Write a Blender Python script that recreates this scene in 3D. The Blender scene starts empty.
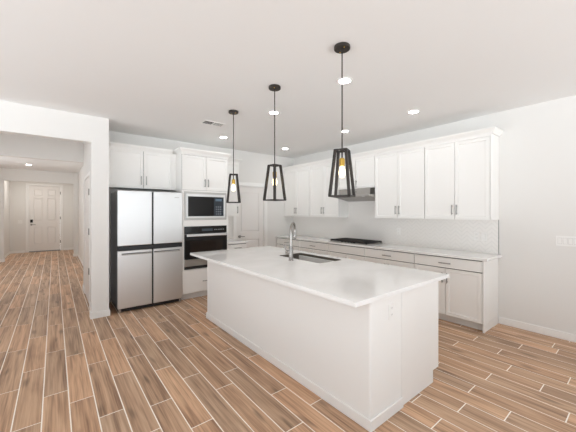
import bpy, bmesh, math, random
from mathutils import Vector, Matrix
PI = math.pi
random.seed(7)
SC = bpy.context.scene
COL = SC.collection

# ------------------------------------------------------------------ camera
EYE = 1.4766
cam = bpy.data.cameras.new('camera')
cam.sensor_width = 36.0
cam.lens = 291.72 / 576 * 36.0
cam.shift_y = -4.0 / 576
cam.clip_start = 0.05
camo = bpy.data.objects.new('camera', cam)
COL.objects.link(camo)
camo.location = (0, 0, EYE)
camo.rotation_euler = (PI / 2, 0, -0.6753)
SC.camera = camo

# ------------------------------------------------------------------ world, hall fill lights, exposure
SC.view_settings.view_transform = 'Standard'
SC.view_settings.look = 'None'
SC.view_settings.gamma = 1.0
SC.view_settings.use_curve_mapping = False
SC.view_settings.exposure = -0.27
SC.cycles.diffuse_bounces = 8
world = bpy.data.worlds.new('world')
SC.world = world
world.use_nodes = True
_nt = world.node_tree
_bg = _nt.nodes['Background']
SKY, LOWER_FILL = 1.0, 5.0      # dim upper world; brighter lower half is added fill to lift the ceiling
_tc = _nt.nodes.new('ShaderNodeTexCoord')
_sp = _nt.nodes.new('ShaderNodeSeparateXYZ')
_mr = _nt.nodes.new('ShaderNodeMapRange')
_mr.inputs['From Min'].default_value = -0.06
_mr.inputs['From Max'].default_value = 0.06
_mr.inputs['To Min'].default_value = LOWER_FILL
_mr.inputs['To Max'].default_value = SKY
_nt.links.new(_tc.outputs['Generated'], _sp.inputs[0])
_nt.links.new(_sp.outputs['Z'], _mr.inputs['Value'])
_nt.links.new(_mr.outputs[0], _bg.inputs['Strength'])
_bg.inputs[0].default_value = (0.895, 0.952, 1.0, 1)


def fill_light(name, loc, rot, sx, sy, power, color=(1, 0.985, 0.96)):
    l = bpy.data.lights.new(name, 'AREA')
    l.shape = 'RECTANGLE'
    l.size = sx
    l.size_y = sy
    l.energy = power
    l.color = color
    o = bpy.data.objects.new(name, l)
    COL.objects.link(o)
    o.location = loc
    o.rotation_euler = rot
    return o


fill_light('fill_hall', (-2.42, 8.9, 1.5), (PI / 2, 0, -PI / 2), 2.2, 1.6, 26, (1, 0.97, 0.93))  # added area light, out of view, brightens the hall
fill_light('fill_foyer', (-.5, 13.1, 2.75), (0, 0, 0), .5, .5, 16, (1, 0.96, 0.91))  # added unseen light under the ceiling to brighten the foyer

# ------------------------------------------------------------------ helpers


def tag(o, label, cat, group=None, kind=None):
    o['label'] = label
    o['category'] = cat
    if group:
        o['group'] = group
    if kind:
        o['kind'] = kind
    return o


def empty(name, loc=(0, 0, 0), rz=0, label=None, cat=None, group=None, kind=None):
    o = bpy.data.objects.new(name, None)
    COL.objects.link(o)
    o.location = loc
    o.rotation_euler = (0, 0, rz)
    o.empty_display_size = 0.1
    if label:
        tag(o, label, cat, group, kind)
    return o


def obj(name, bm, mats, parent=None, smooth=False, label=None):
    me = bpy.data.meshes.new(name)
    bmesh.ops.recalc_face_normals(bm, faces=bm.faces[:])
    bm.to_mesh(me)
    bm.free()
    if not isinstance(mats, (list, tuple)):
        mats = [mats]
    for m in mats:
        me.materials.append(m)
    if smooth:
        for p in me.polygons:
            p.use_smooth = True
        try:
            me.set_sharp_from_angle(angle=math.radians(38))
        except Exception:
            pass
    o = bpy.data.objects.new(name, me)
    COL.objects.link(o)
    if parent:
        o.parent = parent
    if label:
        o['label'] = label
    return o


def struct(name, bm, mats, label, cat, smooth=False):
    o = obj(name, bm, mats, None, smooth)
    return tag(o, label, cat, None, 'structure')


def copy_tree(o, parent=None):
    c = o.copy()
    COL.objects.link(c)
    c.parent = parent
    for ch in list(o.children):
        copy_tree(ch, c)
    return c


def BM():
    return bmesh.new()


def box(bm, x0, x1, y0, y1, z0, z1, bev=0.0, mi=0, seg=1):
    vs = [bm.verts.new((x, y, z)) for x in (x0, x1) for y in (y0, y1) for z in (z0, z1)]
    idx = [(0, 1, 3, 2), (4, 6, 7, 5), (0, 4, 5, 1), (2, 3, 7, 6), (0, 2, 6, 4), (1, 5, 7, 3)]
    fs = [bm.faces.new([vs[i] for i in f]) for f in idx]
    for f in fs:
        f.material_index = mi
    if bev > 0:
        es = list({e for f in fs for e in f.edges})
        r = bmesh.ops.bevel(bm, geom=es, offset=bev, segments=seg, affect='EDGES', profile=0.5)
        for f in r['faces']:
            f.material_index = mi
    return fs


def prism(bm, prof, axis, a, b, mi=0):
    """extrude a closed profile of 2D points along an axis from a to b"""
    def P(p, t):
        if axis == 'x':
            return (t, p[0], p[1])
        if axis == 'y':
            return (p[0], t, p[1])
        return (p[0], p[1], t)
    v0 = [bm.verts.new(P(p, a)) for p in prof]
    v1 = [bm.verts.new(P(p, b)) for p in prof]
    n = len(prof)
    fs = [bm.faces.new(v0), bm.faces.new(v1[::-1])]
    for i in range(n):
        fs.append(bm.faces.new((v0[i], v0[(i + 1) % n], v1[(i + 1) % n], v1[i])))
    for f in fs:
        f.material_index = mi


def lathe(bm, prof, c=(0, 0, 0), n=24, axis='z', mi=0):
    """prof: (r, h) list; closed caps where r == 0"""
    rings = []
    for r, h in prof:
        ring = []
        for i in range(n):
            t = 2 * PI * i / n
            p = (r * math.cos(t), r * math.sin(t), h)
            if axis == 'x':
                p = (p[2], p[0], p[1])
            elif axis == 'y':
                p = (p[0], p[2], p[1])
            ring.append(bm.verts.new((p[0] + c[0], p[1] + c[1], p[2] + c[2])))
        rings.append(ring)
    for k in range(len(rings) - 1):
        for i in range(n):
            f = bm.faces.new((rings[k][i], rings[k][(i + 1) % n], rings[k + 1][(i + 1) % n], rings[k + 1][i]))
            f.material_index = mi
    for ring in (rings[0], rings[-1]):
        try:
            f = bm.faces.new(ring)
            f.material_index = mi
        except ValueError:
            pass


def tube(bm, pts, rad, n=10, mi=0):
    pts = [Vector(p) for p in pts]
    rads = rad if isinstance(rad, (list, tuple)) else [rad] * len(pts)
    t0 = (pts[1] - pts[0]).normalized()
    up = Vector((0, 0, 1)) if abs(t0.z) < 0.9 else Vector((1, 0, 0))
    nrm = (up - t0 * up.dot(t0)).normalized()
    rings = []
    for i, p in enumerate(pts):
        if i == 0:
            t = t0
        elif i == len(pts) - 1:
            t = (pts[i] - pts[i - 1]).normalized()
        else:
            t = ((pts[i + 1] - p).normalized() + (p - pts[i - 1]).normalized()).normalized()
        nrm = (nrm - t * nrm.dot(t)).normalized()
        b = t.cross(nrm)
        rings.append([bm.verts.new(p + (nrm * math.cos(2 * PI * k / n) + b * math.sin(2 * PI * k / n)) * rads[i]) for k in range(n)])
    for k in range(len(rings) - 1):
        for i in range(n):
            f = bm.faces.new((rings[k][i], rings[k][(i + 1) % n], rings[k + 1][(i + 1) % n], rings[k + 1][i]))
            f.material_index = mi
    bm.faces.new(rings[0][::-1]).material_index = mi
    bm.faces.new(rings[-1]).material_index = mi


def bar(bm, a, b, w, t, side=None, mi=0):
    """rectangular bar from a to b, w wide along 'side', t thick across"""
    a, b = Vector(a), Vector(b)
    d = (b - a).normalized()
    s = Vector(side) if side else (Vector((0, 0, 1)) if abs(d.z) < 0.9 else Vector((1, 0, 0)))
    s = (s - d * s.dot(d)).normalized()
    u = d.cross(s)
    vs = []
    for p in (a, b):
        for i, j in ((-1, -1), (1, -1), (1, 1), (-1, 1)):
            vs.append(bm.verts.new(p + s * (i * w / 2) + u * (j * t / 2)))
    for f in ((0, 3, 2, 1), (4, 5, 6, 7), (0, 1, 5, 4), (1, 2, 6, 5), (2, 3, 7, 6), (3, 0, 4, 7)):
        bm.faces.new([vs[i] for i in f]).material_index = mi


# ------------------------------------------------------------------ materials


def mat(name, col, rough=0.5, metal=0.0, emit=None, estr=0.0, spec=None, coat=0.0, noise=0.0, nscale=8.0, bump=0.0, bscale=200.0, stretch=None):
    m = bpy.data.materials.new(name)
    m.use_nodes = True
    nt = m.node_tree
    b = nt.nodes['Principled BSDF']
    b.inputs['Base Color'].default_value = (*col, 1)
    b.inputs['Roughness'].default_value = rough
    b.inputs['Metallic'].default_value = metal
    if spec is not None:
        b.inputs['Specular IOR Level'].default_value = spec
    if coat:
        b.inputs['Coat Weight'].default_value = coat
        b.inputs['Coat Roughness'].default_value = 0.08
    if emit:
        b.inputs['Emission Color'].default_value = (*emit, 1)
        b.inputs['Emission Strength'].default_value = estr
    if noise or bump:
        tc = nt.nodes.new('ShaderNodeTexCoord')
        mp = nt.nodes.new('ShaderNodeMapping')
        if stretch:
            mp.inputs['Scale'].default_value = stretch
        nt.links.new(tc.outputs['Object'], mp.inputs['Vector'])
    if noise:
        n = nt.nodes.new('ShaderNodeTexNoise')
        n.inputs['Scale'].default_value = nscale
        n.inputs['Detail'].default_value = 3
        nt.links.new(mp.outputs[0], n.inputs['Vector'])
        r = nt.nodes.new('ShaderNodeMapRange')
        r.inputs['To Min'].default_value = 1 - noise
        r.inputs['To Max'].default_value = 1 + noise
        nt.links.new(n.outputs['Fac'], r.inputs['Value'])
        mx = nt.nodes.new('ShaderNodeVectorMath')
        mx.operation = 'MULTIPLY'
        mx.inputs[0].default_value = col
        nt.links.new(r.outputs[0], mx.inputs[1])
        nt.links.new(mx.outputs[0], b.inputs['Base Color'])
    if bump:
        n2 = nt.nodes.new('ShaderNodeTexNoise')
        n2.inputs['Scale'].default_value = bscale
        n2.inputs['Detail'].default_value = 2
        nt.links.new(mp.outputs[0], n2.inputs['Vector'])
        bp = nt.nodes.new('ShaderNodeBump')
        bp.inputs['Strength'].default_value = bump
        bp.inputs['Distance'].default_value = 0.002
        nt.links.new(n2.outputs['Fac'], bp.inputs['Height'])
        nt.links.new(bp.outputs[0], b.inputs['Normal'])
    return m


M_WALL = mat('wall_paint', (0.775, 0.762, 0.738), 0.85, spec=0.2, bump=0.12, bscale=90)
M_CEIL = mat('ceiling_paint', (0.85, 0.85, 0.845), 0.9, spec=0.15, bump=0.12, bscale=90)
M_TRIM = mat('trim_paint', (0.86, 0.85, 0.83), 0.4, noise=0.01)
M_CAB = mat('cabinet_paint', (0.875, 0.865, 0.84), 0.38, noise=0.008, nscale=3)
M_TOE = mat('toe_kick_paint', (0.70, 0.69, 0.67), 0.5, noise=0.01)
M_ISL = mat('island_paint', (0.86, 0.85, 0.83), 0.7, spec=0.3, bump=0.08, bscale=90)
M_GAPSHADE = mat('gap_shade', (0.05, 0.045, 0.04), 0.8, noise=0.02)  # near-black colour paints the shade in gaps between cabinet fronts
M_DOOR = mat('door_paint', (0.82, 0.795, 0.77), 0.42, noise=0.008)
M_NICKEL = mat('brushed_nickel', (0.30, 0.29, 0.275), 0.34, 1.0, bump=0.08, bscale=60, stretch=(1, 1, 12))
M_FAUCET = mat('faucet_nickel', (0.36, 0.34, 0.32), 0.26, 1.0, noise=0.02)
M_STEEL = mat('stainless_steel', (0.71, 0.71, 0.705), 0.40, 1.0, noise=0.012, nscale=2, bump=0.03, bscale=40, stretch=(1, 1, 30))
M_STEEL2 = mat('stainless_trim', (0.47, 0.455, 0.435), 0.34, 1.0, noise=0.02, bump=0.03, bscale=40, stretch=(1, 1, 30))
M_SINK = mat('sink_steel', (0.15, 0.135, 0.115), 0.45, 0.6, noise=0.04)
M_GRAPH = mat('graphite_side', (0.27, 0.275, 0.278), 0.5, noise=0.03)
M_BLACK = mat('black_plastic', (0.012, 0.012, 0.013), 0.4, noise=0.05)
M_GLASS = mat('black_glass', (0.010, 0.009, 0.009), 0.10, spec=0.22, noise=0.02)
M_GLASS2 = mat('oven_window_glass', (0.020, 0.014, 0.011), 0.10, spec=0.22, noise=0.02)
M_PANEL = mat('control_glass', (0.02, 0.028, 0.040), 0.08, spec=0.5, noise=0.02)
M_IRON = mat('cast_iron', (0.018, 0.016, 0.015), 0.6, bump=0.2, bscale=150)
M_BRONZE = mat('dark_bronze', (0.028, 0.022, 0.018), 0.48, 0.25, noise=0.1, nscale=20)
M_BRASS = mat('brass_socket', (0.72, 0.45, 0.10), 0.28, 1.0, noise=0.03)
M_PLAST = mat('white_plastic', (0.86, 0.85, 0.83), 0.35, noise=0.005)
M_SLOT = mat('outlet_slot', (0.48, 0.47, 0.455), 0.6, noise=0.02)
M_LED = mat('led_lens', (0.9, 0.9, 0.88), 0.4, emit=(1, 0.985, 0.965), estr=70.0, noise=0.001)
M_BULB = mat('bulb_glow', (1.0, 0.85, 0.6), 0.2, emit=(1.0, 0.78, 0.44), estr=4.5, noise=0.001)
M_VENT = mat('vent_dark', (0.06, 0.055, 0.05), 0.8, noise=0.05)


def quartz():
    m = mat('white_quartz', (0.86, 0.85, 0.83), 0.075, spec=0.5)
    nt = m.node_tree
    b = nt.nodes['Principled BSDF']
    tc = nt.nodes.new('ShaderNodeTexCoord')
    n = nt.nodes.new('ShaderNodeTexNoise')
    n.inputs['Scale'].default_value = 2.2
    n.inputs['Detail'].default_value = 6
    n.inputs['Distortion'].default_value = 1.2
    nt.links.new(tc.outputs['Object'], n.inputs['Vector'])
    r = nt.nodes.new('ShaderNodeValToRGB')
    r.color_ramp.elements[0].position = 0.35
    r.color_ramp.elements[0].color = (0.83, 0.825, 0.81, 1)
    r.color_ramp.elements[1].position = 0.6
    r.color_ramp.elements[1].color = (0.89, 0.885, 0.875, 1)
    nt.links.new(n.outputs['Fac'], r.inputs[0])
    nt.links.new(r.outputs[0], b.inputs['Base Color'])
    return m


M_QUARTZ = quartz()


def floor_mat():
    m = bpy.data.materials.new('wood_look_plank_tile')
    m.use_nodes = True
    nt = m.node_tree
    N = nt.nodes.new
    L = nt.links.new
    b = nt.nodes['Principled BSDF']
    geo = N('ShaderNodeNewGeometry')
    tc = N('ShaderNodeTexCoord')
    # shift the grain by a random amount per plank
    sh = N('ShaderNodeCombineXYZ')
    mul = N('ShaderNodeMath'); mul.operation = 'MULTIPLY'; mul.inputs[1].default_value = 37.0
    L(geo.outputs['Random Per Island'], mul.inputs[0])
    L(mul.outputs[0], sh.inputs['X']); L(mul.outputs[0], sh.inputs['Y']); L(mul.outputs[0], sh.inputs['Z'])
    add = N('ShaderNodeVectorMath'); add.operation = 'ADD'
    L(tc.outputs['Object'], add.inputs[0]); L(sh.outputs[0], add.inputs[1])
    mp = N('ShaderNodeMapping'); mp.inputs['Scale'].default_value = (1.0, 0.03, 1.0)
    L(add.outputs[0], mp.inputs['Vector'])
    g = N('ShaderNodeTexNoise'); g.inputs['Scale'].default_value = 26; g.inputs['Detail'].default_value = 5; g.inputs['Distortion'].default_value = 0.35
    L(mp.outputs[0], g.inputs['Vector'])
    g2 = N('ShaderNodeTexNoise'); g2.inputs['Scale'].default_value = 90; g2.inputs['Detail'].default_value = 3
    mp2 = N('ShaderNodeMapping'); mp2.inputs['Scale'].default_value = (1.0, 0.025, 1.0)
    L(add.outputs[0], mp2.inputs['Vector']); L(mp2.outputs[0], g2.inputs['Vector'])
    mp3 = N('ShaderNodeMapping'); mp3.inputs['Scale'].default_value = (1.0, 0.13, 1.0)
    L(add.outputs[0], mp3.inputs['Vector'])
    bl = N('ShaderNodeTexNoise'); bl.inputs['Scale'].default_value = 9; bl.inputs['Detail'].default_value = 4; bl.inputs['Distortion'].default_value = 0.8
    L(mp3.outputs[0], bl.inputs['Vector'])
    mixg = N('ShaderNodeMath'); mixg.operation = 'MULTIPLY_ADD'; mixg.inputs[1].default_value = 0.36
    L(g2.outputs['Fac'], mixg.inputs[0])
    s1 = N('ShaderNodeMath'); s1.operation = 'MULTIPLY_ADD'; s1.inputs[1].default_value = 0.34
    L(g.outputs['Fac'], s1.inputs[0])
    s2 = N('ShaderNodeMath'); s2.operation = 'MULTIPLY'; s2.inputs[1].default_value = 0.30
    L(bl.outputs['Fac'], s2.inputs[0]); L(s2.outputs[0], s1.inputs[2]); L(s1.outputs[0], mixg.inputs[2])
    ramp = N('ShaderNodeValToRGB')
    e = ramp.color_ramp.elements
    e[0].position = 0.37; e[0].color = (0.26, 0.152, 0.093, 1)
    e[1].position = 0.77; e[1].color = (0.82, 0.61, 0.44, 1)
    k = ramp.color_ramp.elements.new(0.51); k.color = (0.535, 0.350, 0.225, 1)
    k = ramp.color_ramp.elements.new(0.585); k.color = (0.63, 0.430, 0.287, 1)
    L(mixg.outputs[0], ramp.inputs[0])
    # per-plank tone
    pr = N('ShaderNodeValToRGB')
    p = pr.color_ramp.elements
    p[0].position = 0.0; p[0].color = (0.81, 0.80, 0.80, 1)
    p[1].position = 1.0; p[1].color = (1.14, 1.10, 1.06, 1)
    for pos, c in ((0.3, (1.02, 0.97, 0.93, 1)), (0.55, (0.87, 0.88, 0.89, 1)), (0.8, (1.1, 1.01, 0.94, 1))):
        q = pr.color_ramp.elements.new(pos); q.color = c
    L(geo.outputs['Random Per Island'], pr.inputs[0])
    mx = N('ShaderNodeVectorMath'); mx.operation = 'MULTIPLY'
    L(ramp.outputs[0], mx.inputs[0]); L(pr.outputs[0], mx.inputs[1])
    mk = N('ShaderNodeMapping'); mk.inputs['Scale'].default_value = (4.2, 1.1, 1.0)
    L(add.outputs[0], mk.inputs['Vector'])
    vo = N('ShaderNodeTexVoronoi'); vo.voronoi_dimensions = '2D'; vo.inputs['Scale'].default_value = 1.0
    dn = N('ShaderNodeVectorMath'); dn.operation = 'ADD'
    sc_ = N('ShaderNodeVectorMath'); sc_.operation = 'SCALE'; sc_.inputs['Scale'].default_value = 0.28
    L(g.outputs['Color'], sc_.inputs[0]); L(mk.outputs[0], dn.inputs[0]); L(sc_.outputs[0], dn.inputs[1]); L(dn.outputs[0], vo.inputs['Vector'])
    kr = N('ShaderNodeMapRange'); kr.interpolation_type = 'SMOOTHSTEP'
    kr.inputs['From Min'].default_value = 0.02; kr.inputs['From Max'].default_value = 0.13
    kr.inputs['To Min'].default_value = 0.6; kr.inputs['To Max'].default_value = 1.0
    L(vo.outputs['Distance'], kr.inputs['Value'])
    mk2 = N('ShaderNodeVectorMath'); mk2.operation = 'SCALE'
    L(mx.outputs[0], mk2.inputs[0]); L(kr.outputs[0], mk2.inputs['Scale'])
    L(mk2.outputs[0], b.inputs['Base Color'])
    b.inputs['Roughness'].default_value = 0.42
    b.inputs['Specular IOR Level'].default_value = 0.4
    bp = N('ShaderNodeBump'); bp.inputs['Strength'].default_value = 0.15; bp.inputs['Distance'].default_value = 0.002
    L(mixg.outputs[0], bp.inputs['Height']); L(bp.outputs[0], b.inputs['Normal'])
    return m


M_FLOOR = floor_mat()
M_GROUT = mat('light_grout', (0.96, 0.90, 0.82), 0.9, noise=0.04, nscale=30)


def chevron(name, axis):
    """small white tiles laid in zigzags, thin grey joints"""
    m = mat(name, (0.8, 0.78, 0.75), 0.22)
    nt = m.node_tree
    N = nt.nodes.new
    L = nt.links.new
    b = nt.nodes['Principled BSDF']
    tc = N('ShaderNodeTexCoord')
    sp = N('ShaderNodeSeparateXYZ')
    L(tc.outputs['Object'], sp.inputs[0])

    def math_(op, a, bb=None):
        n = N('ShaderNodeMath'); n.operation = op
        for i, v in enumerate((a, bb)):
            if v is None:
                continue
            if isinstance(v, (int, float)):
                n.inputs[i].default_value = v
            else:
                L(v, n.inputs[i])
        return n.outputs[0]
    u = sp.outputs[axis]
    z = sp.outputs['Z']
    per = 0.075
    zig = math_('PINGPONG', u, per)                # 0..per triangle
    v = math_('ADD', z, zig)
    fr = math_('FRACT', math_('DIVIDE', v, 0.06))
    l1 = math_('LESS_THAN', fr, 0.13)
    fu = math_('FRACT', math_('DIVIDE', u, per))
    l2 = math_('LESS_THAN', math_('ABSOLUTE', math_('SUBTRACT', fu, 0.5)), 0.0)
    l3 = math_('GREATER_THAN', math_('ABSOLUTE', math_('SUBTRACT', fu, 0.5)), 0.49)
    line = math_('MAXIMUM', l1, math_('MAXIMUM', l2, l3))
    mix = N('ShaderNodeMix'); mix.data_type = 'RGBA'
    mix.inputs['A'].default_value = (0.85, 0.83, 0.80, 1)
    mix.inputs['B'].default_value = (0.745, 0.73, 0.705, 1)
    L(line, mix.inputs['Factor'])
    L(mix.outputs['Result'], b.inputs['Base Color'])
    bp = N('ShaderNodeBump'); bp.inputs['Strength'].default_value = 0.2; bp.inputs['Distance'].default_value = 0.001; bp.invert = True
    L(line, bp.inputs['Height']); L(bp.outputs[0], b.inputs['Normal'])
    return m


M_TILE = chevron('chevron_tile_long_wall', 'Y')
M_TILE2 = chevron('chevron_tile_back_wall', 'X')

# ------------------------------------------------------------------ room dimensions
H = 2.80
XW = 4.603          # range wall
YB = 5.538          # back wall
YH = 4.831          # front face of the wall with the hall opening
XL, YR = -3.2, -2.9  # the living side stays open on the left;  and to the bright world behind the viewpoint

# floor: planks run along y
PITCH, PLEN, G = 0.1595, 0.925, 0.0032
known = {-1: 3.30, 0: 3.61, 1: 3.03, 2: 2.81, 3: 2.48, 4: 3.03, 5: 2.385, 6: 2.89, 7: 2.598, 8: 3.19, 9: 2.46, 10: 2.85, 11: 2.56,
         14: .942, 16: .90, 17: .655, 18: .943, 19: .38, 20: .918, 21: .58, 22: .847, 23: 1.38, 24: 1.01, 25: 1.29, 26: .905, 27: .628}
bm = BM()
r0 = int(math.floor((XL + 0.229) / PITCH))
r1 = int(math.ceil((XW + 0.229) / PITCH))
Y0, Y1 = YR, 14.3
for r in range(r0, r1):
    xa, xb = max(XL, -0.229 + r * PITCH), min(XW, -0.229 + (r + 1) * PITCH)
    if xb - xa < 0.02:
        continue
    off = known.get(r, random.choice((0.0, 0.31, 0.62)) + random.uniform(-.1, .1)) % PLEN
    y = Y0 - PLEN + ((off - (Y0 - PLEN)) % PLEN)
    while y < Y1:
        ya, yb = max(Y0, y), min(Y1, y + PLEN)
        y += PLEN
        if yb - ya < 0.02:
            continue
        if ya > YB + 0.2 and xa > 0.7:
            continue
        a0, a1, c0, c1 = xa + G, xb - G, ya + G, yb - G
        e = 0.0012
        top = [bm.verts.new(p) for p in ((a0 + e, c0 + e, 0), (a1 - e, c0 + e, 0), (a1 - e, c1 - e, 0), (a0 + e, c1 - e, 0))]
        bot = [bm.verts.new(p) for p in ((a0, c0, -.002), (a1, c0, -.002), (a1, c1, -.002), (a0, c1, -.002))]
        bm.faces.new(top)
        for i in range(4):
            bm.faces.new((bot[i], bot[(i + 1) % 4], top[(i + 1) % 4], top[i]))
vs = [bm.verts.new(p) for p in ((XL, Y0, -.0012), (XW, Y0, -.0012), (XW, YB + .2, -.0012), (.8, YB + .2, -.0012), (.8, Y1, -.0012), (XL, Y1, -.0012))]
f = bm.faces.new(vs)
f.material_index = 1
struct('floor', bm, [M_FLOOR, M_GROUT], 'brown wood-look plank tile floor with light grout lines', 'floor')

bm = BM()
box(bm, XL - .15, XW + .15, YR, YH + .12, H, H + .12)
box(bm, .606, XW + .15, YH + .12, YB + .12, H, H + .12)
struct('ceiling', bm, M_CEIL, 'smooth off-white kitchen ceiling', 'ceiling')
bm = BM()
box(bm, XL, .606, YH + .12, 6.80, H, H + .12)
box(bm, -2.4, .75, 6.86, 12.0, 2.765, 2.9)
box(bm, -1.5, .75, 12.0, 14.35, 2.765, 2.9)
struct('ceiling_hall', bm, M_CEIL, 'shaded ceiling over the entry hall', 'ceiling')

bm = BM()
box(bm, XW, XW + .15, YR, YB + .12, 0, H)
struct('wall_right', bm, M_WALL, 'long off-white wall behind the range cabinets', 'wall')
bm = BM()
PX0, PX1, PZ = 3.018, 3.742, 2.045        # pantry door opening
box(bm, .606, PX0, YB, YB + .12, 0, H)
box(bm, PX1, XW, YB, YB + .12, 0, H)
box(bm, PX0, PX1, YB, YB + .12, PZ, H)
struct('wall_back', bm, M_WALL, 'off-white wall behind refrigerator and oven cabinet', 'wall')
bm = BM()
box(bm, .399, .606, YH, YH + .12, 0, H)
box(bm, -2.3, .399, YH, YH + .12, 2.442, H)
box(bm, XL, -2.3, YH, YH + .12, 0, H)
struct('wall_front', bm, M_WALL, 'off-white wall with the wide opening to the entry hall', 'wall')
bm = BM()
D0, D1 = 5.50, 6.38
box(bm, .432, .606, YH + .12, D0, 0, H)
box(bm, .432, .606, D1, 6.80, 0, H)
box(bm, .432, .606, D0, D1, 2.05, H)
struct('wall_passage', bm, M_WALL, 'side wall just inside the hall opening', 'wall')
bm = BM()
box(bm, .448, .74, 6.80, 6.92, 0, 2.765, .006)
box(bm, -2.0, .448, 6.80, 6.92, 2.425, H)
box(bm, -2.4, -2.0, 6.80, 6.92, 0, H)
struct('wall_middle', bm, M_WALL, 'second off-white wall opening in the hall', 'wall')
bm = BM()
box(bm, .62, .74, 6.92, 14.2, 0, 2.765)
struct('wall_hall_right', bm, M_WALL, 'right side wall of the entry hall', 'wall')
bm = BM()
box(bm, -2.55, -2.4, 6.92, 7.8, 0, 2.765)
box(bm, -2.55, -2.4, 10.0, 12.0, 0, 2.765)
box(bm, -2.55, -2.4, 7.8, 10.0, 0, .7)
box(bm, -2.55, -2.4, 7.8, 10.0, 2.3, 2.765)
box(bm, XL - .15, XL, YH + .12, 6.92, 0, H)
box(bm, XL, -2.4, 6.80, 6.92, 0, H)
struct('wall_hall_left', bm, M_WALL, 'left side wall of the entry hall', 'wall')
bm = BM()
box(bm, .50, .62, 11.95, 12.07, 0, 2.765, .006)
box(bm, -1.160, .50, 11.95, 12.07, 2.412, 2.765)
box(bm, -2.4, -1.160, 11.95, 12.07, 0, 2.765, .006)
struct('wall_foyer_opening', bm, M_WALL, 'wall opening in front of the foyer', 'wall')
bm = BM()
FX0, FX1, FZ = -.735, .190, 2.445
box(bm, -1.235, FX0, 14.2, 14.35, 0, 2.765)
box(bm, FX1, .74, 14.2, 14.35, 0, 2.765)
box(bm, FX0, FX1, 14.2, 14.35, FZ, 2.765)
box(bm, -1.36, -1.235, 12.07, 14.35, 0, 2.765)
struct('wall_foyer', bm, M_WALL, 'foyer walls around the front door', 'wall')
# baseboards
def baseboard(name, segs, label):
    bm = BM()
    for x0, x1, y0, y1 in segs:
        box(bm, x0, x1, y0, y1, 0.001, .092, .004)
    struct(name, bm, M_TRIM, label, 'baseboard')


T = .014
baseboard('baseboard_right', [(XW - T, XW, YR, 1.272)], 'white baseboard along the bare right wall')
baseboard('baseboard_back', [(3.83, 4.05, YB - T, YB)], 'white baseboard right of the pantry door')
baseboard('baseboard_front', [(.399 - T, .606 + T, YH - T, YH), (.399 - T, .399, YH, YH + .12), (.606, .606 + T, YH, YH + .25), (XL, -2.3, YH - T, YH)],
          'white baseboard wrapped round the end of the wall beside the refrigerator')
baseboard('baseboard_hall', [(.432 - T, .432, YH + .12, D0 - .06), (.432 - T, .432, D1 + .06, 6.80 - T), (.448 - T, .62, 6.80 - T, 6.80), (.448 - T, .448, 6.80, 6.92),
                             (.62 - T, .62, 6.95, 11.93), (.50 - T, .62, 11.95 - T, 11.95), (.50 - T, .50, 11.95, 12.07), (.62 - T, .62, 12.1, 14.18), (FX1 + .09, .62, 14.2 - T, 14.2),
                             (-1.235, FX0 - .09, 14.2 - T, 14.2), (-1.235, -1.235 + T, 12.1, 14.18), (-1.16, -1.16 + T, 11.95, 12.07), (-2.4, -1.16 + T, 11.95 - T, 11.95)],
          'white baseboards along the entry hall')


def panel_door(parent, name, x0, x1, y, z0, z1, panels, th=.04, rl=.014, mw=.020):
    """moulded door slab; front face at y facing -y; panels = (x0,x1,z0,z1) fractions"""
    cols = sorted({(p[0], p[1]) for p in panels})
    rows = sorted({(p[2], p[3]) for p in panels})
    bm = BM()
    box(bm, x0, x1, y + rl, y + th, z0, z1)
    xs = [x0] + [v for c_ in cols for v in c_] + [x1]
    for i in range(0, len(xs), 2):
        box(bm, xs[i], xs[i + 1], y, y + rl, z0, z1, .002)
    zs = [z0] + [v for r_ in rows for v in r_] + [z1]
    for c_ in cols:
        for i in range(0, len(zs), 2):
            box(bm, c_[0] - .001, c_[1] + .001, y, y + rl, zs[i], zs[i + 1], .002)
    o = obj(name, bm, M_DOOR, parent)
    bm = BM()
    for (px0, px1, pz0, pz1) in panels:
        box(bm, px0 + mw, px1 - mw, y + .003, y + rl, pz0 + mw, pz1 - mw, min(.012, rl * .6))
    obj('raised_panel', bm, M_DOOR, o)
    return o


def casing(parent, x0, x1, y, z1, w=.075, t=.018):
    bm = BM()
    box(bm, x0 - w, x0, y - t, y, 0.001, z1 + w, .004)
    box(bm, x1, x1 + w, y - t, y, 0.001, z1 + w, .004)
    box(bm, x0, x1, y - t, y, z1, z1 + w, .004)
    box(bm, x0, x0 + .012, y, y + .1, 0.001, z1)
    box(bm, x1 - .012, x1, y, y + .1, 0.001, z1)
    box(bm, x0 + .012, x1 - .012, y, y + .1, z1 - .012, z1)
    obj('door_casing', bm, M_TRIM, parent)


# front door at the end of the hall
d = empty('door_1', (0, 0, 0), 0, 'white six-panel front door at the far end of the hall', 'door', None, 'structure')
casing(d, FX0, FX1, 14.2, FZ, .075)
cx = (FX0 + FX1) / 2
pp = []
for a, b_ in ((FX0 + .13, cx - .055), (cx + .055, FX1 - .13)):
    for z0, z1 in ((.27, .93), (1.14, 1.99), (2.05, 2.33)):
        pp.append((a, b_, z0, z1))
panel_door(d, 'door_slab', FX0 + .014, FX1 - .014, 14.23, .012, FZ - .014, pp, .05, .028, .028)
bm = BM()
box(bm, FX0 + .045, FX0 + .12, 14.195, 14.23, 1.09, 1.20, .01)
obj('smart_lock', bm, M_BLACK, d)
bm = BM()
lathe(bm, [(.03, 0), (.03, .012), (.012, .014), (.012, .05), (0.001, .05)], (FX0 + .08, 14.18, 1.01), 16, 'y')
tube(bm, [(FX0 + .08, 14.175, 1.01), (FX0 + .2, 14.17, 1.01)], .01, 8)
obj('door_lever', bm, M_NICKEL, d, True)
bm = BM()
box(bm, FX0 + .012, FX1 - .012, 14.19, 14.228, 0.001, .035)
obj('threshold', bm, M_GRAPH, d)
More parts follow.
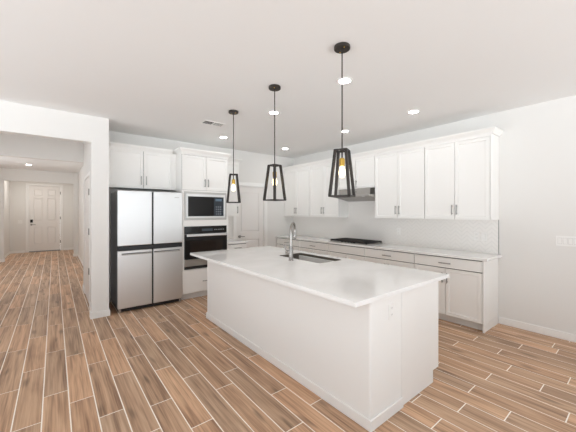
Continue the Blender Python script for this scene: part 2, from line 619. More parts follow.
for z in (.3, 1.2, 2.15):
    bm = BM()
    box(bm, FX1 - .02, FX1 + .004, 14.178, 14.228, z, z + .1, .003)
    obj('hinge', bm, M_NICKEL, d)

# pantry door
d = empty('door_2', (0, 0, 0), 0, 'white two-panel pantry door between oven wall and corner', 'door', None, 'structure')
casing(d, PX0, PX1, YB, PZ, .075)
panel_door(d, 'door_slab', PX0 + .014, PX1 - .014, YB + .03, .01, PZ - .014,
           [(PX0 + .125, PX1 - .125, 1.04, 1.90), (PX0 + .125, PX1 - .125, .24, .87)])
bm = BM()
lathe(bm, [(.001, 0), (.03, 0), (.03, .014), (.011, .016), (.011, .06), (.001, .06)], (PX0 + .075, YB - .032, .95), 16, 'y')
tube(bm, [(PX0 + .075, YB - .03, .95), (PX0 + .12, YB - .032, .95), (PX0 + .195, YB - .03, .945)], .009, 8)
obj('door_lever', bm, M_NICKEL, d, True)

# door in the passage side wall (seen at a grazing angle)
d = empty('door_3', (0, 0, 0), 0, 'white door in the passage side wall seen edge on', 'door', None, 'structure')
bm = BM()
box(bm, .425, .432, D0 - .06, D0, 0.001, 2.11, .004)
box(bm, .425, .432, D1, D1 + .06, 0.001, 2.11, .004)
box(bm, .425, .432, D0, D1, 2.05, 2.11, .004)
obj('door_casing', bm, M_TRIM, d)
bm = BM()
box(bm, .432, .47, D0 + .004, D1 - .004, .01, 2.045, .002)
obj('door_slab', bm, M_DOOR, d)
for z in (.50, 1.12, 1.74):
    bm = BM()
    box(bm, .412, .434, D0 - .03, D0 + .012, z, z + .1, .003)
    obj('hinge', bm, M_NICKEL, d)
# ------------------------------------------------------------------ cabinet builders (front faces -y in local space, x to the right)


def shaker(x0, x1, z0, z1, y=-.02, th=.02, w=.058):
    bm = BM()
    fs = box(bm, x0, x1, y, y + th, z0, z1)
    front = min(fs, key=lambda f: f.calc_center_median().y)
    bmesh.ops.recalc_face_normals(bm, faces=bm.faces[:])
    bm.normal_update()
    bmesh.ops.inset_region(bm, faces=[front], thickness=w, depth=0)
    bmesh.ops.inset_region(bm, faces=[front], thickness=.006, depth=-.009)
    return bm


def slab(x0, x1, z0, z1, y=-.02, th=.02):
    bm = BM()
    box(bm, x0, x1, y, y + th, z0, z1, .0025)
    return bm


def pull_v(parent, x, zc, ln=.135, y=-.02):
    bm = BM()
    tube(bm, [(x, y - .03, zc - ln / 2), (x, y - .03, zc + ln / 2)], .0065, 8)
    for s in (-1, 1):
        tube(bm, [(x, y, zc + s * ln * .38), (x, y - .03, zc + s * ln * .38)], .005, 8)
    return obj('handle', bm, M_NICKEL, parent, True)


def pull_h(parent, xc, z, ln=.15, y=-.02):
    bm = BM()
    tube(bm, [(xc - ln / 2, y - .03, z), (xc + ln / 2, y - .03, z)], .0065, 8)
    for s in (-1, 1):
        tube(bm, [(xc + s * ln * .38, y, z), (xc + s * ln * .38, y - .03, z)], .005, 8)
    return obj('handle', bm, M_NICKEL, parent, True)


GAP = .0058


def carcass(parent, w, d_, z0, z1, name='body', ztop=2.442):
    bm = BM()
    box(bm, 0.0006, w - .0006, 0, d_, z0, z1)
    # dark strip just behind the fronts, its colour stands in for gap shade
    box(bm, .004, w - .004, -.0012, 0, z0 + .004, min(z1 - .004, ztop), 0, 1)
    if z1 > ztop:
        box(bm, 0.0006, w - .0006, -.018, 0, ztop + .0005, z1)
    return obj(name, bm, [M_CAB, M_GAPSHADE], parent)


def doors(parent, w, z0, z1, handle_z, n=2, x0=0.0):
    c = x0 + w / 2
    hs = []
    if n == 2:
        for a, b_, hx in ((x0 + GAP, c - .0032, c - .03), (c + .0032, x0 + w - GAP, c + .03)):
            dd = obj('door', shaker(a, b_, z0, z1), M_CAB, parent)
            pull_v(dd, hx, handle_z)
    else:
        dd = obj('door', shaker(x0 + GAP, x0 + w - GAP, z0, z1), M_CAB, parent)
        pull_v(dd, x0 + w - .05, handle_z)


RZ = -PI / 2
XBASE = 4.098       # carcass front of range base cabinets; fronts stand 20 mm proud
XUP = 4.33
nodes = [1.296, 2.162, 3.030, 3.856, 4.690, 5.536]
unodes = [1.283, 2.124, 2.991, 3.812, 4.640, 5.536]
# --- five base cabinets on the range wall (leftmost first in local x)
blabels = {0: 'white base cabinet at the free right end of range wall, drawer over two doors',
           1: 'white base cabinet second from the free right end, wide drawer with bar handle',
           2: 'white base cabinet directly under the black gas cooktop, plain front without handle',
           3: 'white base cabinet just left of the cooktop, drawer with one bar handle',
           4: 'white base cabinet in the far corner behind the faucet, drawer with bar handle'}
for i in range(5):
    y0, y1 = nodes[i], nodes[i + 1]
    w = y1 - y0
    t = empty('base_cabinet', (XBASE, y1, 0), RZ, blabels[i], 'cabinet', 'base cabinets on the range wall')
    carcass(t, w, XW - XBASE - .001, .10, .879)
    bm = BM()
    box(bm, .001, w - .001, .055, .075, 0.001, .10)
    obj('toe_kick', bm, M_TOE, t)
    dr = obj('drawer', slab(GAP, w - GAP, .733, .865), M_CAB, t)
    if i != 2:
        pull_h(dr, w / 2, .795)
    doors(t, w, .108, .722, .60)
    if i == 0:
        bm = BM()
        box(bm, w - .0005, w + .018, -.02, XW - XBASE - .001, .10, .879, .002)
        box(bm, w - .0005, w + .018, -.012, XW - XBASE - .001, 0.001, .10)
        obj('end_panel', bm, M_CAB, t)

# continuous worktop of the range wall
bm = BM()
box(bm, 4.055, XW - .001, 1.236, YB - .001, .8795, .914, .004, 0, 2)
o = obj('worktop', bm, M_QUARTZ)
tag(o, 'long white quartz worktop along the range wall under the cooktop', 'worktop')

# backsplash
bm = BM()
box(bm, XW - .009, XW - .0005, 1.276, YB - .0005, .9145, 1.371)
box(bm, XW - .009, XW - .0005, 2.993, 3.810, 1.3711, 1.905)
bs = obj('backsplash', bm, M_TILE)
tag(bs, 'white chevron tile backsplash along the range wall', 'backsplash')
bm = BM()
box(bm, XW - .011, XW - .0005, 1.270, 1.2755, .9145, 1.371)
obj('edge_strip', bm, M_NICKEL, bs)

# --- five upper cabinets
ulabels = {0: 'white upper cabinet at the free right end of range wall',
           1: 'white upper cabinet immediately right of the range hood',
           2: 'short white upper cabinet directly above the range hood',
           3: 'white upper cabinet immediately left of the range hood',
           4: 'white upper cabinet in the far corner, farthest left on range wall'}
for i in range(5):
    y0, y1 = unodes[i], unodes[i + 1]
    w = y1 - y0
    t = empty('upper_cabinet', (XUP, y1, 0), RZ, ulabels[i], 'cabinet', 'upper cabinets on the range wall')
    zb = 1.906 if i == 2 else 1.3725
    carcass(t, w, XW - XUP - .001, zb, 2.475)
    doors(t, w, zb + .004, 2.438, 1.985 if i == 2 else 1.508)
    if i == 0:
        bm = BM()
        box(bm, w - .0005, w + .012, -.018, XW - XUP - .001, zb, 2.475, .002)
        obj('end_panel', bm, M_CAB, t)
# crown moulding on top of the five: profile swept with a return at the free end
CR = [(0, 0), (-.006, 0), (-.008, .008), (-.018, .022), (-.040, .046), (-.044, .052), (-.044, .068), (0, .068)]


def crown(name, path, z, label=None, parent=None):
    """sweep CR along an open 2D path; outward is to the left of travel"""
    bm = BM()
    n = len(path)
    rings = []
    for i, p in enumerate(path):
        p = Vector(p)
        ns = []
        if i > 0:
            dd = (p - Vector(path[i - 1])).normalized(); ns.append(Vector((-dd.y, dd.x)))
        if i < n - 1:
            dd = (Vector(path[i + 1]) - p).normalized(); ns.append(Vector((-dd.y, dd.x)))
        if len(ns) == 2:
            m_ = (ns[0] + ns[1]).normalized()
            m_ = m_ / max(.3, m_.dot(ns[0]))
        else:
            m_ = ns[0]
        rings.append([bm.verts.new((p.x + m_.x * -q[0], p.y + m_.y * -q[0], z + q[1])) for q in CR])
    k = len(CR)
    for i in range(n - 1):
        for j in range(k):
            bm.faces.new((rings[i][j], rings[i][(j + 1) % k], rings[i + 1][(j + 1) % k], rings[i + 1][j]))
    bm.faces.new(rings[0]); bm.faces.new(rings[-1][::-1])
    o = obj(name, bm, M_CAB, parent)
    if label:
        tag(o, label, 'moulding')
    return o


# travel: from the free end wall side, out to the front, then along +y; outward must be left of travel
ycr = 1.264
crown('crown_moulding', [(XW - .001, ycr), (XUP - .018, ycr), (XUP - .018, YB - .001)], 2.4755,
      'white crown moulding along the tops of the range wall cabinets')

# ------------------------------------------------------------------ tall oven cabinet on the back wall
YT = 4.89          # carcass front, fronts at 4.87
TX0, TX1 = 1.650, 2.492
w = TX1 - TX0
tower = empty('oven_cabinet', (TX0, YT, 0), 0, 'tall white oven cabinet right of the refrigerator, two doors above and drawer below', 'cabinet')
bm = BM()
dT = YB - YT - .001
OX0, OX1 = 1.688 - TX0, 2.459 - TX0
box(bm, 0, OX0 + .008, -.0, dT, .10, 2.475)           # left gable + filler
box(bm, OX1 - .008, w, -.0, dT, .10, 2.475)
box(bm, OX0 + .008, OX1 - .008, 0, dT, .10, .512)
box(bm, OX0 + .008, OX1 - .008, 0, dT, 1.231, 1.342)
box(bm, OX0 + .008, OX1 - .008, 0, dT, 1.815, 2.475)
box(bm, 0, w, -.018, 0, 2.442, 2.475)
box(bm, OX0 + .008, OX1 - .008, dT - .02, dT, .512, 1.815)
box(bm, 0, w, -.02, 0, 1.2345, 1.3365)                  # face rails flush with the fronts
box(bm, 0, OX0 - .0015, -.02, 0, .502, 1.2345)
box(bm, OX1 + .0015, w, -.02, 0, .502, 1.2345)
box(bm, 0, OX0 - .0015, -.02, 0, 1.3365, 1.845)
box(bm, OX1 + .0015, w, -.02, 0, 1.3365, 1.845)
box(bm, OX0 - .0015, OX1 + .0015, -.02, 0, 1.8225, 1.845)
obj('body', bm, M_CAB, tower)
bm = BM()
box(bm, .001, w - .001, .05, .07, .001, .10)
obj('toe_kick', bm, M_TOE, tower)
bm = BM()
box(bm, .002, w - .002, -.0012, -.0001, 1.847, 2.44)
obj('gap_shade_strip', bm, M_GAPSHADE, tower)  # dark sheet behind the doors, painted as shade in their gaps
doors(tower, w, 1.850, 2.435, 1.975)
dr = obj('drawer', slab(GAP, w - GAP, .112, .498), M_CAB, tower)
pull_h(dr, w / 2, .288)
crown('crown_moulding', [(TX0 + w, YB - .001), (TX0 + w, YT - .018), (TX0, YT - .018), (TX0, YB - .001)], 2.4758, 'white crown moulding round the top of the tall oven cabinet')

# microwave built into it
m = empty('microwave', (1.688, 4.866, 1.338), 0, 'built-in stainless microwave above the wall oven', 'microwave')
W, HH = .768, .483
bm = BM()
box(bm, .012, W - .012, .026, .43, .012, HH - .012)
obj('body', bm, M_GRAPH, m)
bm = BM()
fw = .030
for a in ((0, W, 0, .036), (0, W, HH - .036, HH), (0, fw, .036, HH - .036), (W - fw, W, .036, HH - .036)):
    box(bm, a[0], a[1], 0, .024, a[2], a[3], .003)
obj('trim_frame', bm, M_STEEL2, m)
bm = BM()
iw = .028
X0, X1, Z0, Z1 = fw + .001, W - fw - .001, .037, HH - .037
for a in ((X0, X1, Z0, Z0 + iw), (X0, X1, Z1 - iw * 1.6, Z1), (X0, X0 + iw, Z0 + iw, Z1 - iw * 1.6), (X1 - iw, X1, Z0 + iw, Z1 - iw * 1.6)):
    box(bm, a[0], a[1], -.012, .02, a[2], a[3], .003)
obj('door_frame', bm, M_STEEL, m)
bm = BM()
box(bm, X0 + iw, .523, -.008, .018, Z0 + iw, Z1 - iw * 1.6, .002)
obj('door_glass', bm, M_GLASS, m)
bm = BM()
box(bm, .5245, X1 - iw, -.008, .018, Z0 + iw, Z1 - iw * 1.6, .002)
cp = obj('control_panel', bm, M_PANEL, m)
bm = BM()
box(bm, .55, .67, -.0095, -.0082, Z1 - .115, Z1 - .075)
obj('display', bm, mat('microwave_display', (.10, .16, .22), .15, noise=.02), cp)
bm = BM()
for r in range(4):
    for c in range(3):
        box(bm, .556 + c * .038, .584 + c * .038, -.0092, -.0082, .09 + r * .042, .115 + r * .042)
obj('keypad', bm, mat('keypad_grey', (.10, .12, .145), .4, noise=.02), cp)

# wall oven
m = empty('built_in_oven', (1.688, 4.866, .512), 0, 'black glass wall oven with long steel handle below the microwave', 'oven')
W, HH = .771, .720
bm = BM()
box(bm, .012, W - .012, .026, .5, .006, HH - .012)
obj('body', bm, M_GRAPH, m)
bm = BM()
box(bm, 0, W, -.004, .024, .598, HH, .003)
cp = obj('control_panel', bm, M_GLASS, m)
bm = BM()
box(bm, .30, .50, -.0052, -.0042, .635, .675)
obj('display', bm, mat('oven_display', (.05, .07, .09), .12, noise=.02), cp)
for k in range(6):
    bm = BM()
    lathe(bm, [(.001, 0), (.008, 0), (.008, .0012), (.001, .0012)], (.54 + .033 * k, -.0054, .655), 12, 'y')
    obj('touch_button', bm, mat('button_print', (.35, .38, .40), .4, noise=.02) if k == 0 else bpy.data.materials['button_print'], cp)
bm = BM()
box(bm, 0, W, -.02, .022, .170, .592, .004)
dr = obj('oven_door', bm, M_GLASS, m)
bm = BM()
box(bm, .09, W - .09, -.0215, -.0202, .215, .475, .0004)
obj('door_window', bm, M_GLASS2, dr)
bm = BM()
box(bm, .02, W - .03, -.075, -.052, .550, .594, .008, 0, 2)
for x in (.06, W - .07):
    tube(bm, [(x, -.02, .572), (x, -.062, .572)], .010, 8)
obj('handle', bm, M_STEEL, dr)
bm = BM()
box(bm, 0, W, -.016, .022, .050, .167, .003)
obj('steel_trim', bm, M_STEEL2, m, False, 'brushed steel strip below the oven door')
bm = BM()
box(bm, 0, W, -.006, .022, 0, .048, .002)
obj('vent_strip', bm, M_BLACK, m)

# ------------------------------------------------------------------ cabinet over the refrigerator
FCY = 5.19
FX, FW = .6215, 1.642 + .006 - .6215
t = empty('upper_cabinet', (FX, FCY, 0), 0, 'wide white two-door cabinet above the refrigerator', 'cabinet')
carcass(t, FW, YB - FCY - .001, 1.858, 2.475, 'body', 2.464)
bm = BM()
box(bm, FW - .065, FW - .001, -.02, 0, 1.858, 2.475)
obj('filler_strip', bm, M_CAB, t)
c = 1.135 - FX
for a, b_, hx in ((.004, c - .0045, c - .040), (c + .0045, FW - .069, c + .036)):
    dd = obj('door', shaker(a, b_, 1.862, 2.462), M_CAB, t)
    pull_v(dd, hx, 1.985, .14)
crown('crown_moulding', [(FX + FW - .06, FCY - .018), (FX, FCY - .018)], 2.4758, 'white crown moulding on the cabinet above the refrigerator')

# ------------------------------------------------------------------ refrigerator
fr = empty('refrigerator', (.714, 4.836, 0), 0, 'four-door stainless refrigerator with dark grey sides beside the white wall end', 'refrigerator')
W = .936
bm = BM()
box(bm, .004, W - .004, .075, .675, .045, 1.785, .006)
obj('body', bm, M_GRAPH, fr)
xm = .4765
for a, b_ in ((0, xm - .0105), (xm + .0105, W)):
    bm = BM()
    box(bm, a, b_, 0, .064, .977, 1.795, .008, 0, 2)
    dd = obj('upper_door', bm, [M_STEEL], fr)
    bm = BM()
    box(bm, a + .001, b_ - .001, .0645, .0745, .977, 1.790, .002)
    obj('door_gasket', bm, M_GRAPH, dd)
    if a > 0:
        bm = BM()
        box(bm, b_ - .13, b_ - .055, -.0012, .0005, 1.705, 1.716)
        obj('badge', bm, M_STEEL2, dd)
    bm = BM()
    box(bm, a, b_, 0, .064, .060, .905, .008, 0, 2)
    dd = obj('lower_door', bm, M_STEEL, fr)
    bm = BM()
    box(bm, a + .001, b_ - .001, .0645, .0745, .060, .900, .002)
    obj('door_gasket', bm, M_GRAPH, dd)
    bm = BM()
    h0, h1 = (.05, b_ - .006) if a == 0 else (a + .006, W - .05)
    box(bm, h0, h1, -.030, -.010, .842, .857, .004)
    for hx in (h0 + .01, h1 - .03):
        box(bm, hx, hx + .02, -.012, .001, .842, .857, .002)
    obj('handle', bm, M_STEEL2, dd)
    bm = BM()
    box(bm, h0, h1, -.0012, .0005, .8585, .868)
    obj('grip_shade_line', bm, M_BLACK, dd)  # flat black strip painted as the shade line above the handle
bm = BM()
box(bm, .004, W - .004, .012, .075, .9065, .9755, .003)
box(bm, xm - .009, xm + .009, .022, .075, .06, .9065)
box(bm, xm - .009, xm + .009, .022, .075, .9755, 1.785)
obj('control_strip', bm, M_BLACK, fr)
bm = BM()
box(bm, .02, W - .02, .03, .6, .012, .055)
obj('toe_grille', bm, M_BLACK, fr)
for x in (.035, W - .035):
    for y in (.04, .62):
        bm = BM()
        lathe(bm, [(.018, 0.0005), (.018, .05)], (x, y, 0), 12)
        obj('foot', bm, M_STEEL2 if y < .1 else M_BLACK, fr)
for x in (.05, W - .05):
    bm = BM()
    box(bm, x - .03, x + .03, .03, .10, 1.7955, 1.804, .003)
    obj('hinge_cover', bm, M_GRAPH, fr)

# ------------------------------------------------------------------ small cabinets right of the tower
SX0, SW = 2.4945, .412
t = empty('base_cabinet', (SX0, 4.92, 0), 0, 'narrow white base cabinet right of the oven cabinet, one drawer', 'cabinet')
carcass(t, SW, YB - 4.92 - .001, .10, .879)
bm = BM()
box(bm, .001, SW - .001, .055, .075, .001, .10)
obj('toe_kick', bm, M_TOE, t)
dr = obj('drawer', slab(GAP, SW - GAP, .733, .865), M_CAB, t)
pull_h(dr, SW / 2, .80)
doors(t, SW, .108, .722, .60, 1)
bm = BM()
box(bm, SX0, SX0 + SW + .012, 4.875, YB - .001, .8795, .914, .004, 0, 2)
tag(obj('worktop', bm, M_QUARTZ), 'short white quartz worktop on the narrow base cabinet beside the pantry door', 'worktop')
bm = BM()
box(bm, SX0, SX0 + SW, YB - .009, YB - .0005, .9145, 1.389)
tag(obj('backsplash', bm, M_TILE2), 'narrow strip of chevron tile beside the oven cabinet', 'backsplash')
t = empty('upper_cabinet', (SX0, 5.25, 0), 0, 'narrow white upper cabinet between oven cabinet and pantry door', 'cabinet')
carcass(t, .432, YB - 5.25 - .001, 1.39, 2.475, 'body', 2.464)
doors(t, .432, 1.394, 2.462, 1.52, 1)
crown('crown_moulding', [(SX0 + .432, YB - .001), (SX0 + .432, 5.232), (SX0 + .058, 5.232)], 2.4755, 'short white crown moulding on the narrow cabinet beside the pantry door')

# ------------------------------------------------------------------ cooktop and hood
ck = empty('cooktop', (4.33, 3.43, .9145), 0, 'black gas cooktop with cast-iron grates set in the range worktop', 'cooktop')
bm = BM()
box(bm, -.235, .235, -.425, .425, .0002, .012, .005, 0, 2)
obj('tray', bm, M_STEEL2, ck, False, 'stainless cooktop tray')
for k, yc in enumerate((-.275, 0, .275)):
    bm = BM()
    hw = .133
    for x in (-.215, .225):
        bar(bm, (x, yc - hw, .036), (x, yc + hw, .036), .022, .014)
    for y in (yc - hw, yc + hw):
        bar(bm, (-.215, y, .036), (.225, y, .036), .022, .014)
    for x in (-.14, -.07, .005, .08, .15):
        bar(bm, (x, yc - hw, .043), (x, yc + hw, .043), .012, .011)
    for y in (yc - .05, yc + .05):
        bar(bm, (-.215, y, .043), (.225, y, .043), .012, .011)
    for x in (-.21, .22):
        for y in (yc - hw + .006, yc + hw - .006):
            bar(bm, (x, y, .0122), (x, y, .04), .012, .012)
    obj('grate', bm, M_IRON, ck)
for x, y, r in ((-.09, -.267, .04), (.12, -.267, .034), (.02, 0, .052), (-.09, .267, .034), (.12, .267, .04)):
    bm = BM()
    lathe(bm, [(.001, .0122), (r * 1.2, .0122), (r * 1.2, .018), (r, .020), (r, .027), (.001, .029)], (x, y, 0), 20)
    obj('burner', bm, M_IRON, ck, True)
for y in (-.14, -.07, 0, .07, .14):
    bm = BM()
    lathe(bm, [(.001, .0122), (.017, .0122), (.015, .03), (.001, .031)], (-.19, y, 0), 14)
    obj('knob', bm, M_BLACK, ck, True)

hd = empty('range_hood', (XW, 3.4015, 1.68), 0, 'slim stainless range hood under the short upper cabinet', 'range hood')
bm = BM()
hw = .404
# side profile (x, z): upper box under the cabinet, lower canopy whose underside drops towards the wall
prof = [(-.0105, .002), (-.0105, .098), (-.44, .104), (-.452, .098), (-.452, .080)]
prism(bm, [(p[0], p[1]) for p in prof], 'y', -hw, hw - .004)
obj('canopy', bm, M_STEEL2, hd)
bm = BM()
prism(bm, [(-.0105, .0985), (-.0105, .222), (-.322, .222), (-.335, .1035)], 'y', -.345, .345)
obj('body', bm, M_STEEL2, hd)
bm = BM()
bar(bm, (-.06, 0, .0105 - .003), (-.40, 0, .0700 - .0015), .74, .004, (0, 1, 0))
obj('filter', bm, mat('filter_mesh', (.42, .40, .38), .5, .8, noise=.25, nscale=160), hd)
for y in (-.27, .27):
    bm = BM()
    lathe(bm, [(.001, 0), (.03, 0), (.03, .005), (.001, .005)], (-.425, y, .068), 14)
    obj('lamp_lens', bm, M_PLAST, hd)
for k in range(3):
    bm = BM()
    box(bm, -.333, -.322, -.05 + k * .04, -.03 + k * .04, .155, .168, .001)
    obj('button', bm, M_BLACK, hd)

# ------------------------------------------------------------------ island
IX0, IX1, IY0, IY1 = 1.6586, 2.663, 1.184, 3.876
isl = empty('kitchen_island', ((IX0 + IX1) / 2, (IY0 + IY1) / 2, 0), 0, 'long white kitchen island with baseboard and overhanging quartz top', 'kitchen island')
ox, oy = (IX0 + IX1) / 2, (IY0 + IY1) / 2
bm = BM()
box(bm, IX0 - ox, IX0 + .40 - ox, IY0 - oy, IY1 - oy, .001, .8835, .014, 0, 3)
obj('half_wall', bm, M_ISL, isl)
bm = BM()
box(bm, IX0 + .4005 - ox, IX1 - .021 - ox, IY0 + .022 - oy, IY1 - .022 - oy, .10, .64)
for a in (IY0 + .022, IY1 - .04):
    box(bm, IX0 + .4005 - ox, IX1 - .021 - ox, a - oy, a + .018 - oy, .64, .8835)
box(bm, IX1 - .04 - ox, IX1 - .021 - ox, IY0 + .04 - oy, IY1 - .04 - oy, .64, .8835)
obj('cabinet_body', bm, M_CAB, isl)
for a in (IY0 + .004, IY1 - .022):
    bm = BM()
    prism(bm, [(IX0 + .401 - ox, .001), (IX1 - .10 - ox, .001), (IX1 - .10 - ox, .105), (IX1 - ox, .105), (IX1 - ox, .8835), (IX0 + .401 - ox, .8835)], 'y', a - oy, a + .018 - oy)
    obj('end_panel', bm, M_TRIM, isl)
bm = BM()
box(bm, IX1 - .10 - ox, IX1 - .085 - ox, IY0 + .03 - oy, IY1 - .03 - oy, .001, .10)
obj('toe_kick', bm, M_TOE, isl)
n = 5
ww = (IY1 - IY0 - .05) / n
for k in range(n):
    a = IY0 + .025 + k * ww - oy
    bm = BM()
    box(bm, IX1 - .0205 - ox, IX1 - .001 - ox, a + .002, a + ww - .002, .108, .72, .002)
    obj('door', bm, M_CAB, isl)
    bm = BM()
    box(bm, IX1 - .0205 - ox, IX1 - .001 - ox, a + .002, a + ww - .002, .733, .871, .002)
    obj('drawer', bm, M_CAB, isl)
bm = BM()
tb = .012
for a in ((IX0 - tb, IX0, IY0 - tb, IY1 + tb), (IX0, IX0 + .40, IY0 - tb, IY0), (IX0, IX0 + .40, IY1, IY1 + tb)):
    box(bm, a[0] - ox, a[1] - ox, a[2] - oy, a[3] - oy, .001, .080, .004)
obj('baseboard', bm, M_TRIM, isl)

# island worktop with the sink cut out
CX0, CX1, CY0, CY1 = 1.460, 2.783, 1.148, 3.988
SX_0, SX_1, SY_0, SY_1 = 2.262, 2.655, 2.275, 3.045


def rrect(x0, x1, y0, y1, r, n=5):
    pts = []
    for cx, cy, a0 in ((x1 - r, y1 - r, 0), (x0 + r, y1 - r, 90), (x0 + r, y0 + r, 180), (x1 - r, y0 + r, 270)):
        for i in range(n + 1):
            a = math.radians(a0 + 90 * i / n)
            pts.append((cx + r * math.cos(a), cy + r * math.sin(a)))
    return pts


bm = BM()
zt, zb = .914, .884
outer = rrect(CX0, CX1, CY0, CY1, .006, 5)
inner = rrect(SX_0, SX_1, SY_0, SY_1, .05, 5)
N = len(outer)
eo = .003
OT = [bm.verts.new((x + (eo if x < 2 else -eo), y + (eo if y < 2.5 else -eo), zt)) for x, y in outer]
OM = [bm.verts.new((x, y, zt - eo)) for x, y in outer]
OB = [bm.verts.new((x, y, zb)) for x, y in outer]
IT = [bm.verts.new((x, y, zt)) for x, y in inner]
IB = [bm.verts.new((x, y, zb)) for x, y in inner]
for i in range(N):
    j = (i + 1) % N
    bm.faces.new((OT[i], OT[j], IT[j], IT[i]))
    bm.faces.new((OM[i], OM[j], OT[j], OT[i]))
    bm.faces.new((OB[i], OB[j], OM[j], OM[i]))
    bm.faces.new((IT[i], IT[j], IB[j], IB[i]))
    bm.faces.new((IB[i], IB[j], OB[j], OB[i]))
tag(obj('worktop', bm, M_QUARTZ), 'large white quartz island worktop with undermount sink cutout', 'worktop')

# sink bowl hung under the worktop
sk = empty('sink', ((SX_0 + SX_1) / 2, (SY_0 + SY_1) / 2, .8835), 0, 'rectangular stainless undermount sink in the island worktop', 'sink')
sx, sy = (SX_1 - SX_0) / 2, (SY_1 - SY_0) / 2
bm = BM()
loops = [(.0012, .0275, .05), (.0035, .0275, .05), (.004, -.02, .05), (.012, -.20, .05), (.04, -.215, .05)]
rs = []
for ins, z, r in loops:
    rs.append([bm.verts.new((x, y, z - .001)) for x, y in rrect(-sx + ins, sx - ins, -sy + ins, sy - ins, r)])
for k in range(len(rs) - 1):
    for i in range(N):
        bm.faces.new((rs[k][i], rs[k][(i + 1) % N], rs[k + 1][(i + 1) % N], rs[k + 1][i]))
bm.faces.new(rs[-1])
o = obj('bowl', bm, M_SINK, sk, True)
sol = o.modifiers.new('thickness', 'SOLIDIFY')
sol.thickness = .0015
sol.offset = -1
bm = BM()
lathe(bm, [(.001, -.2155), (.045, -.2155), (.043, -.212), (.03, -.2135), (.001, -.2135)], (0, 0, 0), 20)
obj('drain', bm, M_NICKEL, sk, True)

# faucet
fa = empty('faucet', (2.143, 2.62, .9145), 0, 'tall brushed nickel gooseneck faucet on the island beside the sink', 'faucet')
bm = BM()
lathe(bm, [(.001, 0), (.030, 0), (.030, .006), (.0265, .010), (.0265, .150), (.024, .158), (.0165, .162), (.001, .162)], (0, 0, 0), 24)
obj('body', bm, M_FAUCET, fa, True)
bm = BM()
pts = [(0, 0, .155), (0, 0, .25), (0, 0, .325)]
R_ = .085
dx, dy = .82, .57
for i in range(1, 13):
    a = PI - PI * i / 12 * 1.06
    q = R_ + R_ * math.cos(a)
    pts.append((q * dx, q * dy, .334 + R_ * 1.15 * math.sin(a)))
tube(bm, pts, .0145, 12)
obj('neck', bm, M_FAUCET, fa, True)
e = Vector(pts[-1])
bm = BM()
tube(bm, [e + Vector((0, 0, .004)), e + Vector((-.002 * dx, 0, -.03)), e + Vector((-.004 * dx, 0, -.075)), e + Vector((-.004 * dx, 0, -.082))], [.015, .018, .0195, .016], 14)
obj('spray_head', bm, M_FAUCET, fa, True)
bm = BM()
tube(bm, [(-.02, .012, .098), (-.055, .03, .098)], .020, 14)
tube(bm, [(-.045, .026, .105), (-.062, .035, .15), (-.075, .042, .185)], [.008, .007, .006], 8)
obj('handle', bm, M_FAUCET, fa, True)

# ------------------------------------------------------------------ outlets and switches


def outlet(name, loc, rz, label, group=None, kind='duplex', gang=1):
    t = empty(name, loc, rz, label, 'switch' if kind == 'rocker' else 'outlet', group)
    wd = .07 + .0457 * (gang - 1)
    bm = BM()
    box(bm, -wd / 2, wd / 2, -.006, -.0003, -.0575, .0575, .002)
    obj('plate', bm, M_PLAST, t)
    for g in range(gang):
        x = -wd / 2 + .035 + .0457 * g
        if kind == 'rocker':
            bm = BM()
            box(bm, x - .0185, x + .0185, -.0075, -.0062, -.035, .035, .0005)
            r = obj('rocker_frame', bm, M_SLOT, t)
            bm = BM()
            prism(bm, [(-.0076, -.033), (-.0076, .033), (-.0135, .033), (-.0085, -.033)], 'x', x - .0165, x + .0165)
            obj('rocker', bm, M_PLAST, r)
        else:
            for z in (-.024, .024):
                bm = BM()
                box(bm, x - .016, x + .016, -.008, -.0062, z - .0165, z + .0165, .003)
                r = obj('socket', bm, M_PLAST, t)
                bm = BM()
                for dx_ in (-.007, .007):
                    box(bm, x + dx_ - .0018, x + dx_ + .0018, -.0088, -.0081, z - .004, z + .008)
                box(bm, x - .002, x + .002, -.0088, -.0081, z - .012, z - .008)
                obj('slots', bm, M_SLOT, r)
    return t


XB = XW - .009
outlet('wall_outlet', (XB, 1.528, 1.142), RZ, 'white duplex outlet on the chevron backsplash nearest the worktop end', 'backsplash outlets')
outlet('light_switch', (XB, 1.435, 1.142), RZ, 'white single switch at the backsplash right edge next to an outlet', None, 'rocker')
outlet('wall_outlet', (XB, 2.707, 1.145), RZ, 'white duplex outlet on the chevron backsplash right of the cooktop', 'backsplash outlets')
outlet('light_switch', (XW, .604, 1.141), RZ, 'white four-gang switch plate on the bare right wall', None, 'rocker', 4)
outlet('wall_outlet', (1.905, IY0, .758), 0, 'white duplex outlet on the end of the island')
outlet('light_switch', (-.96, 14.2, 1.12), 0, 'small white switch plate left of the front door', None, 'rocker', 2)

# ------------------------------------------------------------------ pendants


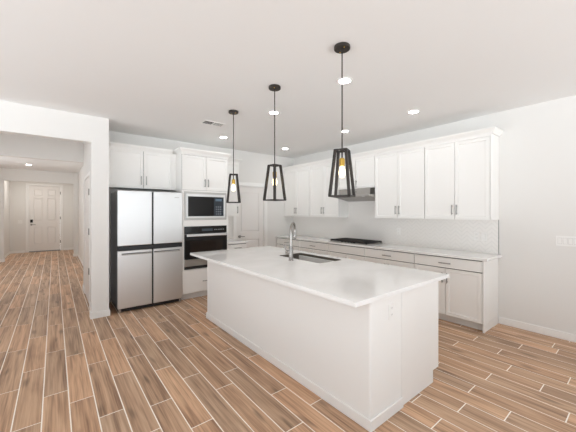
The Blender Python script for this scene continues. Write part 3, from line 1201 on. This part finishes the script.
def pendant():
    p = empty('pendant_lamp', (0, 0, H))
    bm = BM()
    lathe(bm, [(.001, -.0005), (.062, -.0005), (.064, -.006), (.064, -.022), (.060, -.027), (.012, -.029), (.010, -.042), (.001, -.042)], (0, 0, 0), 28)
    c_ = obj('canopy', bm, M_BRONZE, p, True)
    bm = BM()
    for a in (.7, .7 + PI):
        lathe(bm, [(.001, 0), (.005, 0), (.004, -.004), (.001, -.005)], (.04 * math.cos(a), .04 * math.sin(a), -.0275), 10)
    obj('screw', bm, M_BRASS, c_, True)
    bm = BM()
    tube(bm, [(0, 0, -.04), (0, 0, -.81), (0, 0, -.827)], .005, 8)
    obj('cord', bm, M_BRONZE, p, True)
    zt_, zb_ = -.832, -1.198
    rt, rb = .043, .0775          # half sides at top and bottom
    bm = BM()
    for z, r in ((zt_, rt), (zb_, rb)):
        for s in (-1, 1):
            bar(bm, (s * r, -r - .009, z), (s * r, r + .009, z), .012, .018)
            bar(bm, (-r - .009, s * r, z), (r + .009, s * r, z), .012, .018)
    bar(bm, (-rt, 0, zt_), (rt, 0, zt_), .010, .016)
    for sx_ in (-1, 1):
        for sy_ in (-1, 1):
            bar(bm, (sx_ * rt, sy_ * rt, zt_), (sx_ * rb, sy_ * rb, zb_), .021, .021, (1, 0, 0))
    obj('frame', bm, M_BRONZE, p)
    bm = BM()
    tube(bm, [(0, 0, -.825), (0, 0, -.905)], .006, 10)
    obj('stem', bm, M_BRONZE, p, True)
    bm = BM()
    lathe(bm, [(.001, -.893), (.014, -.893), (.022, -.902), (.022, -.952), (.018, -.957), (.001, -.957)], (0, 0, 0), 18)
    obj('socket', bm, M_BRASS, p, True, 'brass lamp socket')
    bm = BM()
    lathe(bm, [(.001, -.9575), (.013, -.9575), (.016, -.968), (.023, -.988), (.027, -1.008), (.025, -1.026), (.017, -1.043), (.007, -1.051), (.001, -1.052)], (0, 0, 0), 20)
    obj('bulb', bm, M_BULB, p, True, 'glowing filament bulb')
    return p


first = pendant()
spec = [((1.793, 1.548), 25, 'black open-frame pendant lamp nearest the viewer, in front of the range hood'),
        ((1.814, 2.490), 9, 'black open-frame pendant lamp in the middle of the three, turned corner on'),
        ((1.836, 3.438), 66, 'black open-frame pendant lamp farthest away, in front of the oven cabinet')]
for i, ((x, y), rot, lab) in enumerate(spec):
    p = first if i == 0 else copy_tree(first)
    p.location = (x, y, H)
    p.rotation_euler.z = math.radians(rot)
    tag(p, lab, 'pendant lamp', 'pendant lamps over the island')

# ------------------------------------------------------------------ recessed lights


def downlight():
    p = empty('recessed_light', (0, 0, H))
    bm = BM()
    lathe(bm, [(.056, -.0002), (.084, -.0002), (.082, -.005), (.060, -.007), (.056, -.003), (.056, -.0002)], (0, 0, 0), 28)
    obj('trim_ring', bm, M_PLAST, p, True)
    bm = BM()
    lathe(bm, [(.001, -.0003), (.0555, -.0003), (.0555, -.003), (.001, -.0035)], (0, 0, 0), 28)
    obj('lens', bm, M_LED, p, True)
    return p


first = downlight()
spec = [((2.283, 1.94, H), 'round recessed ceiling light behind the cord of the nearest pendant'),
        ((3.70, 1.97, H), 'round recessed ceiling light nearest the right end of the range cabinets'),
        ((2.283, 3.149, H), 'round recessed ceiling light behind the cord of the middle pendant'),
        ((3.71, 3.145, H), 'round recessed ceiling light in front of the cabinet above the hood'),
        ((3.76, 4.79, H), 'round recessed ceiling light in the far corner near the pantry door'),
        ((2.336, 4.743, H), 'round recessed ceiling light just right of the air vent'),
        ((-.544, 10.60, 2.765), 'round recessed ceiling light in the entry hall')]
for i, (loc, lab) in enumerate(spec):
    p = first if i == 0 else copy_tree(first)
    p.location = loc
    tag(p, lab, 'ceiling light', 'recessed ceiling lights')

# ceiling air vent
v = empty('ceiling_vent', (1.85, 4.10, H), 0, 'white rectangular ceiling air vent left of a recessed light', 'air vent')
bm = BM()
for a in ((-.165, .165, -.095, -.075), (-.165, .165, .075, .095), (-.165, -.145, -.075, .075), (.145, .165, -.075, .075), (-.008, .008, -.075, .075)):
    box(bm, a[0], a[1], a[2], a[3], -.008, -.0003, .002)
obj('frame', bm, M_PLAST, v)
bm = BM()
box(bm, -.146, .146, -.076, .076, -.0012, -.0002)
obj('backing', bm, M_VENT, v)
for k in range(7):
    for s in (-1, 1):
        bm = BM()
        y = -.064 + k * .0213
        tl = .005 if s < 0 else -.005
        bar(bm, (s * .010, y, -.0045), (s * .144, y, -.0045), .0048 if s > 0 else .0022, .0012, (0, 1, .35 * -s))
        obj('slat', bm, M_PLAST, v)
